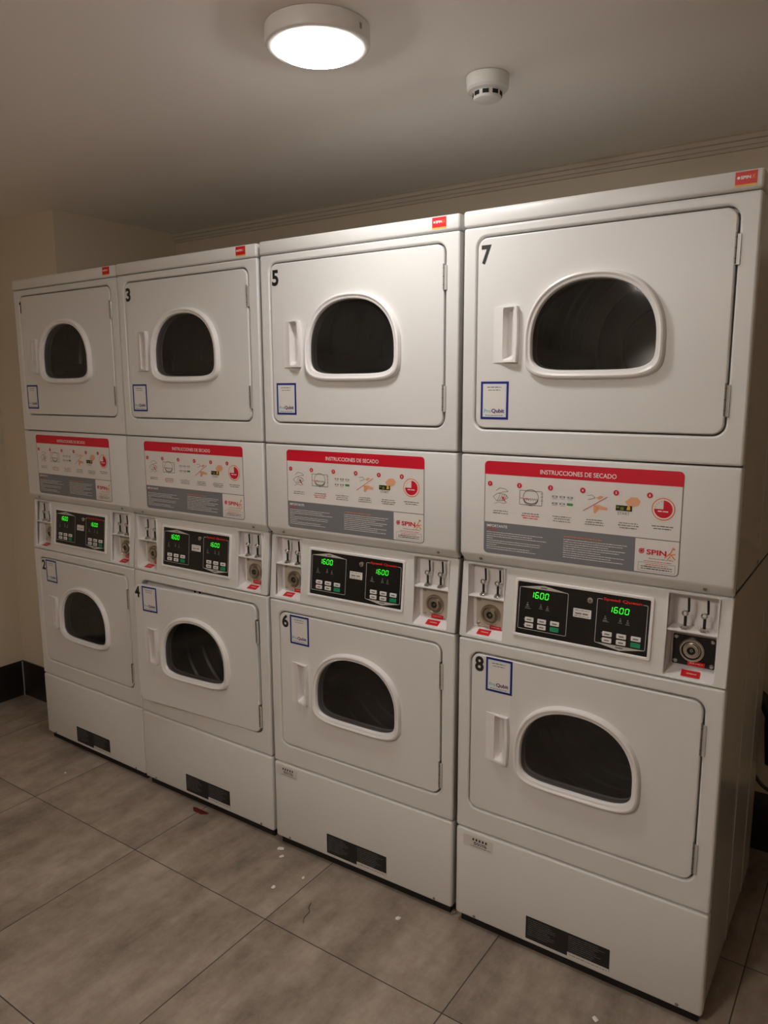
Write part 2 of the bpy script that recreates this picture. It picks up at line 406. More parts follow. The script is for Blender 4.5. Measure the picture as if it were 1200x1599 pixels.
def m_console_frame():
    b = MB(); b.plate([rrect(.1585, .5125, .9065, 1.0580, .006, 4), rrect(.1665, .5045, .9140, 1.0505, .003, 3)], -.005, .004, 'plastic', .0018, 2)
    b.shift(f=lambda u, y, z: (u, y + con_y(z), z)); return b
def m_base():
    b = MB(); b.box(0.0, W, -.0015, .028, .0300, .3055, 'enamel', .0075, 3); return b
def m_cabinet():
    b = MB()
    for z0, z1 in ((.034, .868), (.868, 1.088), (1.088, 1.9435)):
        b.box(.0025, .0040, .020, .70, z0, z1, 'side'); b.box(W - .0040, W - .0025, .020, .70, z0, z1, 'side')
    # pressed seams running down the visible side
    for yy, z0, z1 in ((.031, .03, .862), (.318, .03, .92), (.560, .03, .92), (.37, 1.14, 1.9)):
        b.box(W - .0035, W - .0008, yy - .0025, yy + .0025, z0, z1, 'side', .0008, 1)
    b.box(W - .0035, W - .0015, .03, .70, 1.083, 1.088, 'dark')
    b.box(.003, W - .003, .697, .70, .03, 1.9435, 'enamel')
    b.box(.003, W - .003, .030, .70, .030, .034, 'kick'); b.box(.003, W - .003, .03, .70, 1.086, 1.090, 'kick')
    # bolts on the side seam between the two dryers
    for yy in (.045, .36): b.lathe([(.0001, .003), (.0055, .002), (.006, 0)], 'hinge', (W - .002, yy, 1.098), 'x', 10)
    return b
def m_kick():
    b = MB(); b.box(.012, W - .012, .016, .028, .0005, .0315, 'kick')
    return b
def m_foot():
    b = MB(); b.lathe([(.0001, .034), (.010, .034), (.010, .012), (.019, .008), (.019, 0.0), (.0001, 0.0)], 'rubber', n=16); return b
def bulkhead(door, rc):
    def f():
        b = MB(); g = grow(door, .012)
        b.plate([rrect(*g, .02, 4), dshape(rc[0], rc[1], .195, .180, .120)], .029, .036, 'enamel', .0015, 1)
        # pressed lip and latch slots seen when the door stands open
        b.box(.30, .306, .0255, .031, door[3] - .012, door[3] - .004, 'dark'); b.box(.325, .331, .0255, .031, door[3] - .012, door[3] - .004, 'dark')
        return b
    return f
def door_slab(door, rc):
    def f():
        b = MB(); hz = rc[1] + .021
        b.plate([rrect(*door, .025, 8), dshape(rc[0], rc[1], RI[0] + .006, RI[1] + .006, RI[2] + .006),
                 rrect(.1095, .1495, hz - .061, hz + .061, .008, 3)], 0, .020, 'enamel', .0035, 3)
        b.plate([rrect(door[0] + .02, door[1] - .02, door[2] + .02, door[3] - .02, .03, 4), dshape(rc[0], rc[1], RI[0], RI[1], RI[2])], .020, .027, 'enamel', .001, 1)
        return b.shift(-HX)
    return f
def m_ring(rc):
    def f():
        b = MB(); loops = []
        for d, y in ((0, .0005), (.0012, -.0085), (.0038, -.0135), (.0075, -.0150), (.0105, -.0138), (.0125, -.0120), (.0160, -.0115), (.0182, -.0105), (.0196, -.0075), (.0204, -.0035), (.0210, .016)):
            loops.append([(p[0], y, p[1]) for p in dshape(rc[0], rc[1], RO[0] - d, RO[1] - d * .98, RO[2] - d * 1.06, n=96)])
        n = 96; vs = [v for l in loops for v in l]; fs = []
        for k in range(len(loops) - 1): fs += [(k * n + i, k * n + (i + 1) % n, (k + 1) * n + (i + 1) % n, (k + 1) * n + i) for i in range(n)]
        b.add(vs, fs, 'plastic'); return b.shift(-HX)
    return f
def m_glass(rc):
    def f():
        b = MB(); loops = []; n = 96
        for k, y in ((1.0, -.0010), (.9, -.0013), (.7, -.0017), (.4, -.0021), (.1, -.0022)):
            loops.append([(p[0], y, p[1]) for p in dshape(rc[0], rc[1] , (RI[0] + .002) * k, (RI[1] + .002) * k, (RI[2] + .002) * k, n=n)])
        vs = [v for l in loops for v in l]; fs = []
        for k in range(len(loops) - 1): fs += [(k * n + i, k * n + (i + 1) % n, (k + 1) * n + (i + 1) % n, (k + 1) * n + i) for i in range(n)]
        fs.append(tuple((len(loops) - 1) * n + i for i in range(n)))
        b.add(vs, fs, 'glass'); return b.shift(-HX)
    return f
def m_handle(rc):
    """recessed pull: raised wedge plate with a scooped pocket"""
    def f():
        b = MB(); hz = rc[1] + .021; u0, u1, z0, z1 = .0885, .1545, hz - .0675, hz + .0675
        nu, nz = 44, 64; vs = []
        sm = lambda t: max(0, min(1, t)) ** 2 * (3 - 2 * max(0, min(1, t)))
        for j in range(nz + 1):
            for i in range(nu + 1):
                s, t = i / nu, j / nz; u = u0 + (u1 - u0) * s; z = z0 + (z1 - z0) * t
                bow = 1 - (2 * t - 1) ** 2
                u += .0028 * bow * sm((s - .6) / .4)
                y = -(.0015 + .0125 * sm(s * 1.1))
                # pocket: steep left and top wall, long slope to the right rim, scooped bottom
                e_l = sm((s - .42) / .05); e_r = sm((.95 - s) / .44); e_b = sm((t - .035) / .11); e_t = sm((.985 - t) / (.035 + .16 * max(0, (.75 - s))))
                p = e_l * e_r * e_b * e_t
                y += .034 * p
                vs.append((u, y, z))
        fs = [(j * (nu + 1) + i, j * (nu + 1) + i + 1, (j + 1) * (nu + 1) + i + 1, (j + 1) * (nu + 1) + i) for j in range(nz) for i in range(nu)]
        # skirt down to the door skin
        per = [i for i in range(nu + 1)] + [j * (nu + 1) + nu for j in range(1, nz + 1)] + [nz * (nu + 1) + i for i in range(nu - 1, -1, -1)] + [j * (nu + 1) for j in range(nz - 1, 0, -1)]
        o = len(vs); vs += [(vs[k][0], .001, vs[k][2]) for k in per]; n = len(per)
        fs += [(per[i], o + i, o + (i + 1) % n, per[(i + 1) % n]) for i in range(n)]
        b.add(vs, fs, 'plastic'); return b.shift(-HX)
    return f
def m_hinge(z0, z1):
    def f():
        b = MB(); b.box(.6355, .6375, -.0025, .012, z0, z1, 'hinge', .0008, 1); b.box(.6375, .6475, -.0020, .0006, z0 - .002, z1 - .004, 'side', .0006, 1)
        b.tube([(.6378, -.0022, z0), (.6378, -.0022, z1)], .0023, 'hinge', 10)
        for k in range(3): b.tube([(.6378, -.0022, z0 + (z1 - z0) * (k + .5) / 3 - .0005), (.6378, -.0022, z0 + (z1 - z0) * (k + .5) / 3 + .0005)], .0025, 'dark', 10)
        return b.shift(-HX)
    return f
def m_qr(u0, z1):
    """blue framed payment sticker; the square code is left out"""
    def f():
        b = MB(); w, h = .0775, .0955; z0 = z1 - h; rng = random.Random(5)
        b.rect(u0, u0 + w, z0, z1, -.0004, 'blue'); e = .0060
        b.rect(u0 + e, u0 + w - e, z0 + e, z1 - e, -.0007, 'pale')
        b.rect(u0 + e + .004, u0 + w - e - .004, z0 + e + .004, z1 - e - .004, -.0009, 'paper')
        b.greek(u0 + .018, u0 + .058, z1 - .0155, .0026, -.0011, 'greyink', rng, .95)
        b.greek(u0 + .021, u0 + .055, z1 - .0225, .0026, -.0011, 'greyink', rng, .95)
        b.text('Pro', u0 + .0105, z0 + .0165, .0095, -.0011, 'teal', .02, width=.0195)
        b.text('Qubit', u0 + .0310, z0 + .0150, .0120, -.0011, 'purple', .035, width=.036)
        b.greek(u0 + .014, u0 + .062, z0 + .0095, .0022, -.0011, 'greyink', rng, .95)
        return b.shift(-HX)
    return f
def m_num(s, u, z, h, w, bold):
    def f():
        b = MB()
        if s == '1': b.poly([(u + .0070, z), (u + .0135, z), (u + .0135, z + h), (u + .0085, z + h), (u + .0070, z + h * .95)], -.0006, 'ink'); b.poly([(u, z + h * .74), (u + .0072, z + h * .78), (u + .0090, z + h), (u + .0055, z + h * .90), (u, z + h * .86)], -.0007, 'ink')
        else: b.text(s, u, z, h, -.0006, 'ink', bold, width=w)
        return b.shift(-HX)
    return f
def drum(zc):
    def f():
        b = MB(); r = .252; prof = [(.215, .046), (.232, .040), (r, .050)]
        y = .07
        while y < .60:
            prof += [(r, y), (r - .006, y + .008), (r - .006, y + .014), (r, y + .022)]; y += .075
        prof += [(r, .62), (.20, .632), (.195, .624), (.12, .632), (.115, .624), (.0001, .632)]
        b.lathe(prof, 'drum', (.341, 0, zc), 'y', 56)
        return b
    return f
def baffle(zc, a):
    def f():
        b = MB(); b.prism([(.09, 0), (.11, .055), (.58, .055), (.60, 0)], -.022, .022, 'drum', .006, 2)
        ca, sa = math.cos(a), math.sin(a)
        b.shift(f=lambda u, y, z: (.341 + (-.250 + z) * sa * -1 + u * ca, y, zc + (-.250 + z) * ca + u * sa)); return b
    return f

def m_sticker():
    """the red, white and grey instruction sheet"""
    b = MB(); rng = random.Random(11); L = lambda k: -.0004 - .00025 * k
    U0, U1, Z0, Z1 = .0705, .5650, 1.1185, 1.3610
    out = rrect(U0, U1, Z0, Z1, .011, 6)
    b.poly(out, L(0), 'greyink')
    b.poly(rrect(U0 + .0022, U1 - .0022, Z0 + .0022, Z1 - .0022, .009, 6), L(1), 'paper')
    # red header, rounded on top
    hd = [(U0, 1.3268), (U1, 1.3268)] + rrect(U0, U1, 1.30, Z1, .011, 6)[:14]
    b.poly(hd, L(2), 'red')
    b.text('INSTRUCCIONES DE SECADO', .2235, 1.3348, .0112, L(3), 'white', .012, width=.190)
    # grey footer with rounded lower left corner
    gy = [(.4645, 1.2018), (U0 + .0008, 1.2018)] + rrect(U0 + .0008, .9, Z0 + .0008, 1.3, .010, 6)[14:21] + [(.4645, Z0 + .0008)]
    b.poly(gy, L(2), 'grey')
    b.rect(.4645, U1 - .001, 1.2000, 1.2018, L(2), 'greyink')
    # the six steps
    xs = [.1180, .2000, .2830, .3650, .4460, .5235]; zc = 1.2728
    for i, x in enumerate(xs):
        b.annulus(x, zc - .001, .0306, .0310, L(2), 'silverlab', 40)
        nx = x - .0315
        b.disc(nx, 1.3025, .0066, L(4), 'red', 20); b.text(str(i + 1), nx, 1.2995, .0062, L(5), 'white', .02, align='c')
    # 1 hands wiping the lint filter
    x = xs[0]
    b.path([(x - .014, zc + .012), (x - .004, zc + .020), (x + .012, zc + .018), (x + .020, zc + .012), (x + .006, zc + .010), (x - .006, zc + .006)], .0011, L(3), 'greyink')
    b.path([(x - .022, zc - .004), (x - .010, zc + .006), (x + .012, zc + .004), (x + .020, zc - .004), (x + .006, zc - .012), (x - .012, zc - .014)], .0011, L(3), 'greyink', True)
    for k in range(4): b.seg((x - .010 + k * .006, zc - .013), (x - .002 + k * .006, zc + .003), .0009, L(3), 'greyink')
    b.poly([(x + .002, zc - .002), (x + .010, zc - .004), (x + .004, zc - .009)], L(4), 'sred'); b.seg((x + .004, zc - .005), (x + .014, zc - .016), .002, L(4), 'sred')
    b.path([(x - .018, zc - .022), (x - .006, zc - .017), (x + .008, zc - .020), (x + .018, zc - .016)], .0009, L(3), 'greyink')
    # 2 drum opening with clothes
    x = xs[1]
    b.path([(x - .030, zc + .018), (x + .030, zc + .018), (x + .030, zc - .018), (x - .030, zc - .018)], .0013, L(3), 'greyink', True)
    b.path(circ(x, zc + .001, .0205, 26), .0013, L(3), 'greyink', True)
    b.path([(x + .018 * math.cos(t), zc - .004 + .011 * math.sin(t)) for t in [math.pi + math.pi * k / 14 for k in range(15)]], .0028, L(3), 'greyink')
    for k in range(6): b.path([(x - .017 + k * .006, zc - .004), (x - .013 + k * .006, zc - .001), (x - .011 + k * .006, zc - .007)], .0011, L(3), 'greyink')
    b.path([(x - .030, zc - .001), (x - .018, zc - .003), (x - .010, zc - .001), (x - .004, zc - .004)], .0012, L(4), 'sred')
    for q in (.012, .004, -.006): b.seg((x + .026, zc + q), (x + .033, zc + q + .002), .0009, L(3), 'greyink')
    # 3 programme buttons
    x = xs[2]
    for r_ in range(2):
        for c_ in range(3):
            cx, cz = x - .0195 + c_ * .0195, zc + .009 - r_ * .017
            if r_ == 1 and c_ == 2: b.poly(rrect(cx - .0078, cx + .0078, cz - .0032, cz + .0032, .002, 2), L(3), 'green'); continue
            b.rect(cx - .0068, cx + .0068, cz - .0022, cz + .0022, L(3), 'grey'); b.rect(cx - .0035, cx + .0035, cz - .0012, cz + .0012, L(4), 'paper')
            b.rect(cx - .0062, cx + .0062, cz - .0058, cz - .0050, L(3), 'sred' if r_ else 'grey')
    # 4 hand with coins, divided by a red line
    x = xs[3]
    b.seg((x - .029, zc - .020), (x + .029, zc + .018), .0014, L(3), 'sred')
    b.path([(x - .020, zc + .018), (x - .008, zc + .020), (x + .000, zc + .014), (x - .010, zc + .010), (x - .018, zc + .008)], .0010, L(3), 'greyink')
    b.poly([(x + .002, zc + .014), (x + .012, zc + .020), (x + .020, zc + .018), (x + .010, zc + .010)], L(3), 'skin')
    b.poly([(x - .004, zc - .004), (x + .010, zc - .003), (x + .030, zc - .008), (x + .030, zc - .014), (x + .010, zc - .014), (x + .002, zc - .024), (x - .003, zc - .022)], L(3), 'skin')
    b.path([(x - .002, zc - .006), (x + .008, zc - .010), (x + .002, zc - .016)], .0012, L(4), 'orange')
    # 5 finger on the start button
    x = xs[4]
    b.poly([(x - .004, zc + .002), (x - .010, zc + .010), (x + .004, zc + .022), (x + .018, zc + .022), (x + .026, zc + .014), (x + .022, zc + .004), (x + .010, zc + .000)], L(3), 'skin')
    b.rect(x - .031, x + .007, zc - .012, zc + .001, L(4), 'ink'); b.rect(x - .020, x - .012, zc - .010, zc - .003, L(5), 'olive'); b.poly([(x - .006, zc - .009), (x + .003, zc - .009), (x + .003, zc - .002), (x - .002, zc + .004)], L(5), 'yellow')
    b.rect(x - .029, x - .023, zc - .006, zc - .002, L(5), 'olive')
    b.text('START', x - .012, zc - .0215, .0068, L(3), 'greyink', 0, width=.028, align='c')
    # 6 timer
    x = xs[5]
    b.disc(x, zc, .0262, L(3), 'orange', 40); b.disc(x, zc, .0238, L(4), 'paper', 40)
    pie = [(x, zc)] + [(x + .0205 * math.cos(math.radians(t)), zc + .0205 * math.sin(math.radians(t))) for t in range(90, -181, -10)]
    for p, q in zip(pie[1:], pie[2:]): b.poly([pie[0], p, q], L(5), 'red')
    for t in (105, 125, 145, 165): b.seg((x + .016 * math.cos(math.radians(t)), zc + .016 * math.sin(math.radians(t))), (x + .020 * math.cos(math.radians(t)), zc + .020 * math.sin(math.radians(t))), .0012, L(5), 'orange')
    b.greek(x - .012, x + .011, zc - .0065, .0034, L(6), 'white', rng, .98)
    # captions
    for i, x in enumerate(xs):
        for k in range(2 if i in (0, 5) else 3):
            hw = (.020, .022, .024)[(k + i) % 3]; b.greek(x - hw, x + hw, 1.2315 - .0058 * k, .0026, L(3), 'sred' if (i == 1 and k > 0) else 'greyink', rng, .98)
    # footer print
    b.text('IMPORTANTE', .0795, 1.1885, .0070, L(4), 'white', .015, width=.058)
    b.greek(.0795, .112, 1.1815, .0026, L(4), 'sred', rng, .95)
    for k in range(9):
        if k in (3, 6): b.greek(.0795, .0795 + rng.uniform(.01, .03), 1.1745 - k * .0055, .0019, L(4), 'white', rng, .98)
        else: b.greek(.0795, .0795 + rng.uniform(.12, .172), 1.1745 - k * .0055, .0019, L(4), 'white', rng, .98)
    b.greek(.2895, .385, 1.1835, .0028, L(4), 'orange', rng, .95)
    for k in range(9): b.greek(.2895, .2895 + rng.uniform(.09, .165), 1.1765 - k * .0055, .0019, L(4), 'white', rng, .98)
    # logo box
    b.disc(.4795, 1.1710, .0064, L(3), 'red', 20); b.annulus(.4795, 1.1710, .0034, .0042, L(4), 'paper', 16); b.poly([(.480, 1.175), (.487, 1.179), (.4835, 1.173)], L(4), 'red')
    b.text('SPIN', .4910, 1.1640, .0125, L(3), 'red', .03, width=.045)
    for p, q in (((.532, 1.160), (.546, 1.174)), ((.546, 1.174), (.5505, 1.186)), ((.541, 1.168), (.556, 1.171)), ((.546, 1.169), (.556, 1.158)), ((.545, 1.166), (.539, 1.157))): b.seg(p, q, .0022, L(3), 'orange')
    b.disc(.5525, 1.1825, .0022, L(4), 'orange', 12)
    b.greek(.497, .552, 1.1545, .0018, L(3), 'greyink', rng, .95); b.greek(.486, .548, 1.1480, .0018, L(3), 'sred', rng, .95)
    b.path([(.4735, 1.1445), (.5565, 1.1445), (.5565, 1.1245), (.4735, 1.1245)], .0007, L(3), 'grey', True)
    b.greek(.490, .540, 1.1395, .0018, L(4), 'sred', rng, .95)
    for k in range(2): b.greek(.480, .550, 1.1345 - k * .0052, .0024, L(4), 'ink', rng, .98)
    return b

SEG = {'1': 'bc', '6': 'acdefg', '0': 'abcdef'}
def digits(b, u0, z0, w, h, gap, y, m, shear=.12):
    t = h * .13
    for i, ch in enumerate('1600'):
        x = u0 + i * (w + gap)
        P = {'a': ((0, h), (w, h)), 'b': ((w, h), (w, h / 2)), 'c': ((w, h / 2), (w, 0)), 'd': ((0, 0), (w, 0)), 'e': ((0, h / 2), (0, 0)), 'f': ((0, h), (0, h / 2)), 'g': ((0, h / 2), (w, h / 2))}
        for s in SEG[ch]:
            (ax, az), (bx, bz) = P[s]
            d = Vector((bx - ax, bz - az)).normalized() * t * .35
            a = (x + ax + d.x + (az + d.y) * shear, z0 + az + d.y); c = (x + bx - d.x + (bz - d.y) * shear, z0 + bz - d.y)
            b.seg(a, c, t, y, m)
def slope(b): return b.shift(f=lambda u, y, z: (u, y + con_y(z), z))
def m_screen():
    b = MB(); rng = random.Random(3); L = lambda k: -.0010 - .00022 * k
    b.rect(.1660, .5050, .9135, 1.0510, .0005, 'black')
    b.v = [(u, L(0), z) for u, y, z in b.v]
    for k, (a, c) in enumerate(((.1715, .3020), (.3765, .4980))):
        z0, z1 = .9275, 1.0362
        b.path(rrect(a, c, z0, z1, .003, 3), .0013, L(1), 'line', True)
        if k == 0:
            b.poly([(a + .001, z1), ((a + c) / 2, z1 + .0105), (c - .001, z1)], L(2), 'line'); b.rect((a + c) / 2 - .009, (a + c) / 2 + .009, z1 + .002, z1 + .0055, L(3), 'greyink')
        else:
            b.poly([(a + .001, z0), ((a + c) / 2, z0 - .0105), (c - .001, z0)], L(2), 'line'); b.rect((a + c) / 2 - .009, (a + c) / 2 + .009, z0 - .0055, z0 - .002, L(3), 'greyink')
            b.rect(.389, .4865, z1 - .003, z1 + .003, L(2), 'black')
        wu = .1935 if k == 0 else .3985
        b.rect(wu, wu + .078, 1.0085, 1.0305 if k == 0 else 1.0245, L(2), 'ledwin')
        # indicator icons
        for iu, iz in ((.195, .991), (.2315, .991), (.2495, .989)) if k == 0 else ((.3985, .9895), (.4355, .989), (.4535, .9875)):
            b.disc(iu, iz + .0055, .0018, L(3), 'grey', 10); b.rect(iu - .0030, iu + .0030, iz - .0015, iz + .002, L(3), 'greyink'); b.rect(iu - .0050, iu + .0050, iz - .0055, iz - .0035, L(3), 'greyink')
        b.rect((.1945 if k == 0 else .3985) - .006, (.1945 if k == 0 else .3985) + .010, .9815, .9832, L(3), 'greyink')
        for r_ in range(2):
            b.disc((.1885 if k == 0 else .3925), .9535 - .0155 * r_, .0011, L(3), 'line', 8)
    return slope(b)
def m_button(u, z, m, dash):
    def f():
        b = MB(); b.plate([rrect(u - .0118, u + .0118, z - .0058, z + .0058, .0018, 3)], -.0032, -.0012, m, .0005, 1)
        if dash: b.rect(u - .0062, u + .0062, z - .0018, z + .0014, -.00335, 'greyink')
        return slope(b)
    return f
def m_led(k):
    def f():
        b = MB()
        if k == 0: digits(b, .2010, 1.0120, .0082, .0150, .0052, -.0019, 'led')
        else: digits(b, .4050, 1.0075, .0082, .0135, .0052, -.0019, 'led')
        return slope(b)
    return f
def m_badge():
    b = MB(); b.text('Speed Queen', .3915, 1.0325, .0088, -.0019, 'sqred', .03, width=.093); return slope(b)
def m_keylock():
    b = MB(); b.lathe([(.0001, -.005), (.004, -.005), (.0075, -.0042), (.0085, -.001), (.0085, .0)], 'chrome', (.3590, con_y(1.0285), 1.0285), 'y', 20)
    b.box(.3582, .3598, con_y(1.0285) - .0055, con_y(1.0285) - .0045, 1.0255, 1.0315, 'dark'); return b
def m_tag():
    b = MB(); b.poly(rrect(.3175, .3635, .9815, 1.0035, .0015, 2), -.0019, 'paper'); rng = random.Random(2)
    b.greek(.322, .359, .9985, .002, -.0022, 'grey', rng); b.greek(.323, .358, .9895, .0052, -.0022, 'greyink', rng, .98); b.greek(.322, .359, .9845, .002, -.0022, 'grey', rng)
    return slope(b)

def m_niche(nb, deep):
    def f():
        b = MB(); u0, u1, z0, z1 = nb; y0 = .010
        # open box: left, right, top, floor, back
        b.box(u0 - .002, u0, y0, deep, z0 - .002, z1 + .002, 'plastic'); b.box(u1, u1 + .002, y0, deep, z0 - .002, z1 + .002, 'plastic')
        b.box(u0 - .002, u1 + .002, y0 + .012, deep, z1, z1 + .002, 'plastic'); b.prism([(.003, z0 - .003), (.003, z0), (deep, z0 + .0135), (deep, z0 - .003)], u0 - .002, u1 + .002, 'plastic')
        b.box(u0 - .002, u1 + .002, deep, deep + .002, z0 - .002, z1 + .002, 'plastic')
        b.box(u0 + .0006, u1 - .0006, .0125, deep, .9875, .9925, 'plastic', .0008, 1)
        return b
    return f
def m_lock(u, z, y, dark):
    def f():
        b = MB(); a = 'nickel' if not dark else 'chrome'
        b.lathe([(.0285, .0), (.0285, -.005), (.026, -.008), (.0225, -.0075), (.0195, -.0035), (.0175, -.0035), (.0165, -.009), (.0125, -.010), (.0095, -.0095), (.0085, -.004), (.0042, -.004), (.0036, -.0065), (.0001, -.0065)],
                a, (u, y, z), 'y', 40, mats=[a] * 3 + (['dark'] if dark else [a]) + [a] * 5 + ['dark', 'dark', a])
        b.lathe([(.0018, -.0068), (.0001, -.0069)], 'dark', (u, y, z), 'y', 10)
        return b
    return f
def m_lockplate(u0, u1, z0, z1, y, dark):
    def f():
        b = MB(); b.plate([rrect(u0, u1, z0, z1, .003, 3)], y, y + .0025, 'black' if dark else 'plate', .0006, 1)
        for pu, pz in ((u0 + .007, z1 - .007), (u1 - .007, z1 - .007), (u0 + .007, z0 + .007), (u1 - .007, z0 + .007)):
            b.lathe([(.0001, -.004), (.003, -.0035), (.0052, -.001), (.0052, 0)], 'chrome' if dark else 'nickel', (pu, y, pz), 'y', 12)
        return b
    return f
def m_rod(u, y):
    def f():
        b = MB(); z = .9925
        b.tube([(u, y, z), (u, y, z + .034)], .0034, 'rod', 10)
        b.tube([(u + .002, y, z + .040), (u + .0065, y, z + .044), (u + .0062, y, z + .058), (u + .0052, y, z + .0755)], .0027, 'rod', 10)
        pts = [(u - .001 + .0058 * math.cos(t), y - .002, z + .0385 + .0058 * math.sin(t)) for t in [2 * math.pi * k / 16 for k in range(17)]]
        b.tube(pts, .0021, 'chrome', 8, cap=False)
        return b
    return f
def m_nut(u, y):
    def f():
        b = MB(); z = .9926
        b.lathe([(.0001, 0), (.0115, 0), (.0118, .003), (.0085, .0045), (.0080, .009), (.0001, .0095)], 'chrome', (u, y, z), 'z', 6)
        return b
    return f
def m_redtag(u0, u1, y0, y1, z, tilt=0):
    def f():
        za = lambda y: z + (y - .003) * .30; b = MB(); b.add([(u0, y0, za(y0)), (u1, y0, za(y0)), (u1 - .003, y1, za(y1)), (u0 - .003, y1, za(y1))], [(0, 1, 2, 3)], 'sred')
        um = (u0 + u1) / 2; ym = (y0 + y1) / 2; b.add([(um - .010, ym - .0015, za(ym) + .0002), (um + .012, ym - .0015, za(ym) + .0002), (um + .012, ym + .001, za(ym) + .0008), (um - .010, ym + .001, za(ym) + .0008)], [(0, 1, 2, 3)], 'paper')
        return b
    return f
def m_redlab(u0, u1, z0, z1, y):
    def f():
        b = MB(); b.rect(u0, u1, z0, z1, y, 'sred'); rng = random.Random(9); b.greek(u0 + .005, u1 - .005, (z0 + z1) / 2, .002, y - .0003, 'paper', rng); return b
    return f
def m_lidsticker():
    b = MB(); b.rect(.628, .6695, 1.9540, 1.9800, -.0036, 'sred'); b.rect(.628, .6695, 1.9515, 1.9548, -.0037, 'yellow')
    b.text('SPIN', .6385, 1.9650, .0065, -.0040, 'white', .03, width=.019); b.disc(.6345, 1.9682, .0028, -.0040, 'white', 12); b.seg((.660, 1.964), (.665, 1.973), .0013, -.0040, 'orange'); b.seg((.660, 1.972), (.6655, 1.965), .0013, -.0040, 'orange')
    return b
def m_rating():
    b = MB(); rng = random.Random(21); u0, u1, z0, z1 = .2215, .4545, .0440, .1125; y = -.0021
    b.poly(rrect(u0, u1, z0, z1, .002, 2), y, 'ink')
    for c0, c1 in ((u0 + .006, u0 + .100), (u0 + .122, u1 - .006)):
        for k in range(9): b.greek(c0, c0 + (c1 - c0) * rng.uniform(.6, 1), z1 - .009 - k * .0058, .0019, y - .0003, 'grey', rng, .98)
    b.rect(u0 + .120, u1, z0, z0 + .0125, y - .0006, 'silverlab'); b.greek(u0 + .126, u1 - .006, z0 + .005, .0024, y - .0008, 'greyink', rng)
    return b
def m_serial():
    b = MB(); rng = random.Random(8); y = -.0021
    b.poly(rrect(.0248, .1165, .2560, .2905, .001, 2), y, 'silverlab')
    for k in range(5): b.disc(.056 + k * .010, .2830, .0030, y - .0004, 'ink', 8); b.rect(.0525 + k * .010, .0585 + k * .010, .2785, .2805, y - .0004, 'ink')
    for k in range(2): b.greek(.058, .098, .2720 - k * .0048, .0034, y - .0004, 'ink', rng, .99)
    b.greek(.048, .110, .2610, .0024, y - .0004, 'greyink', rng, .99)
    return b
def m_screw(u, y, z, r=.0045):
    def f():
        b = MB(); b.lathe([(.0001, -.0022), (r * .6, -.002), (r, -.0006), (r, .001)], 'hinge', (u, y, z), 'y', 12); return b
    return f

ROOTS = [(0.3405, 0.0054, -0.0090), (1.0337, -0.0028, 0.0018), (1.73455, -0.0034, 0.0181), (2.43121, 0.0008, 0.0035)]
LABELS = ['stacked white coin-operated dryer numbered 1 and 2, leftmost in the row against the beige wall',
          'stacked white coin-operated dryer numbered 3 and 4, lower door standing ajar',
          'stacked white coin-operated dryer numbered 5 and 6, under the lit ceiling lamp',
          'stacked white coin-operated dryer numbered 7 and 8, nearest and rightmost in the row']
STK = [.014, .0290, .0060 + .0175 - .0060, 0.0]
LIDTAG = [-.0185, -.031, -.0245, 0.0]
RAT = [.003, .017, -.001, 0.0]
NUMS = [('1', '2'), ('3', '4'), ('5', '6'), ('7', '8')]

def build_door(root, key, door, rc, num, ajar, idx):
    z0 = door[2]
    d = part(key + 'slab', 'door', root, door_slab(door, rc), loc=(HX - W / 2, -.0004, 0))
    d.rotation_euler = (0, math.radians(-0.55) if ajar else 0, ajar)
    part(key + 'ring', 'window_ring', d, m_ring(rc), label='white plastic porthole surround')
    part(key + 'glass', 'window_glass', d, m_glass(rc), label='smoked dark glass')
    part(key + 'handle', 'door_handle', d, m_handle(rc))
    hz = ((1.8000, 1.8640), (1.4860, 1.5560)) if key == 'U' else ((.7050, .7840), (.4040, .4830))
    for i, (a, b) in enumerate(hz): part(key + 'hinge%d' % i, 'hinge', d, m_hinge(a, b), label='grey steel hinge')
    if key == 'U':
        part('Uqr%d' % (idx == 0), 'payment_sticker', d, m_qr(.0550 - (.006 if idx == 0 else 0), 1.5690 - .006), flat=True, label='blue framed payment sticker')
        w = {'1': .0165, '3': .026, '5': .026, '7': .027}[num]
        part('n' + num, 'number_sticker', d, m_num(num, {'1': .040, '3': .047, '5': .048, '7': .0505}[num], 1.8505, .0465, w, .035), flat=True, label='black numeral ' + num)
    else:
        part('Lqr', 'payment_sticker', d, m_qr(.0848, .8330 - .0015), flat=True, label='blue framed payment sticker')
        part('n' + num, 'number_sticker', d, m_num(num, {'2': .0555, '4': .047, '6': .052, '8': .0515}[num], .7850, .0430, .0265, .035), flat=True, label='black numeral ' + num)

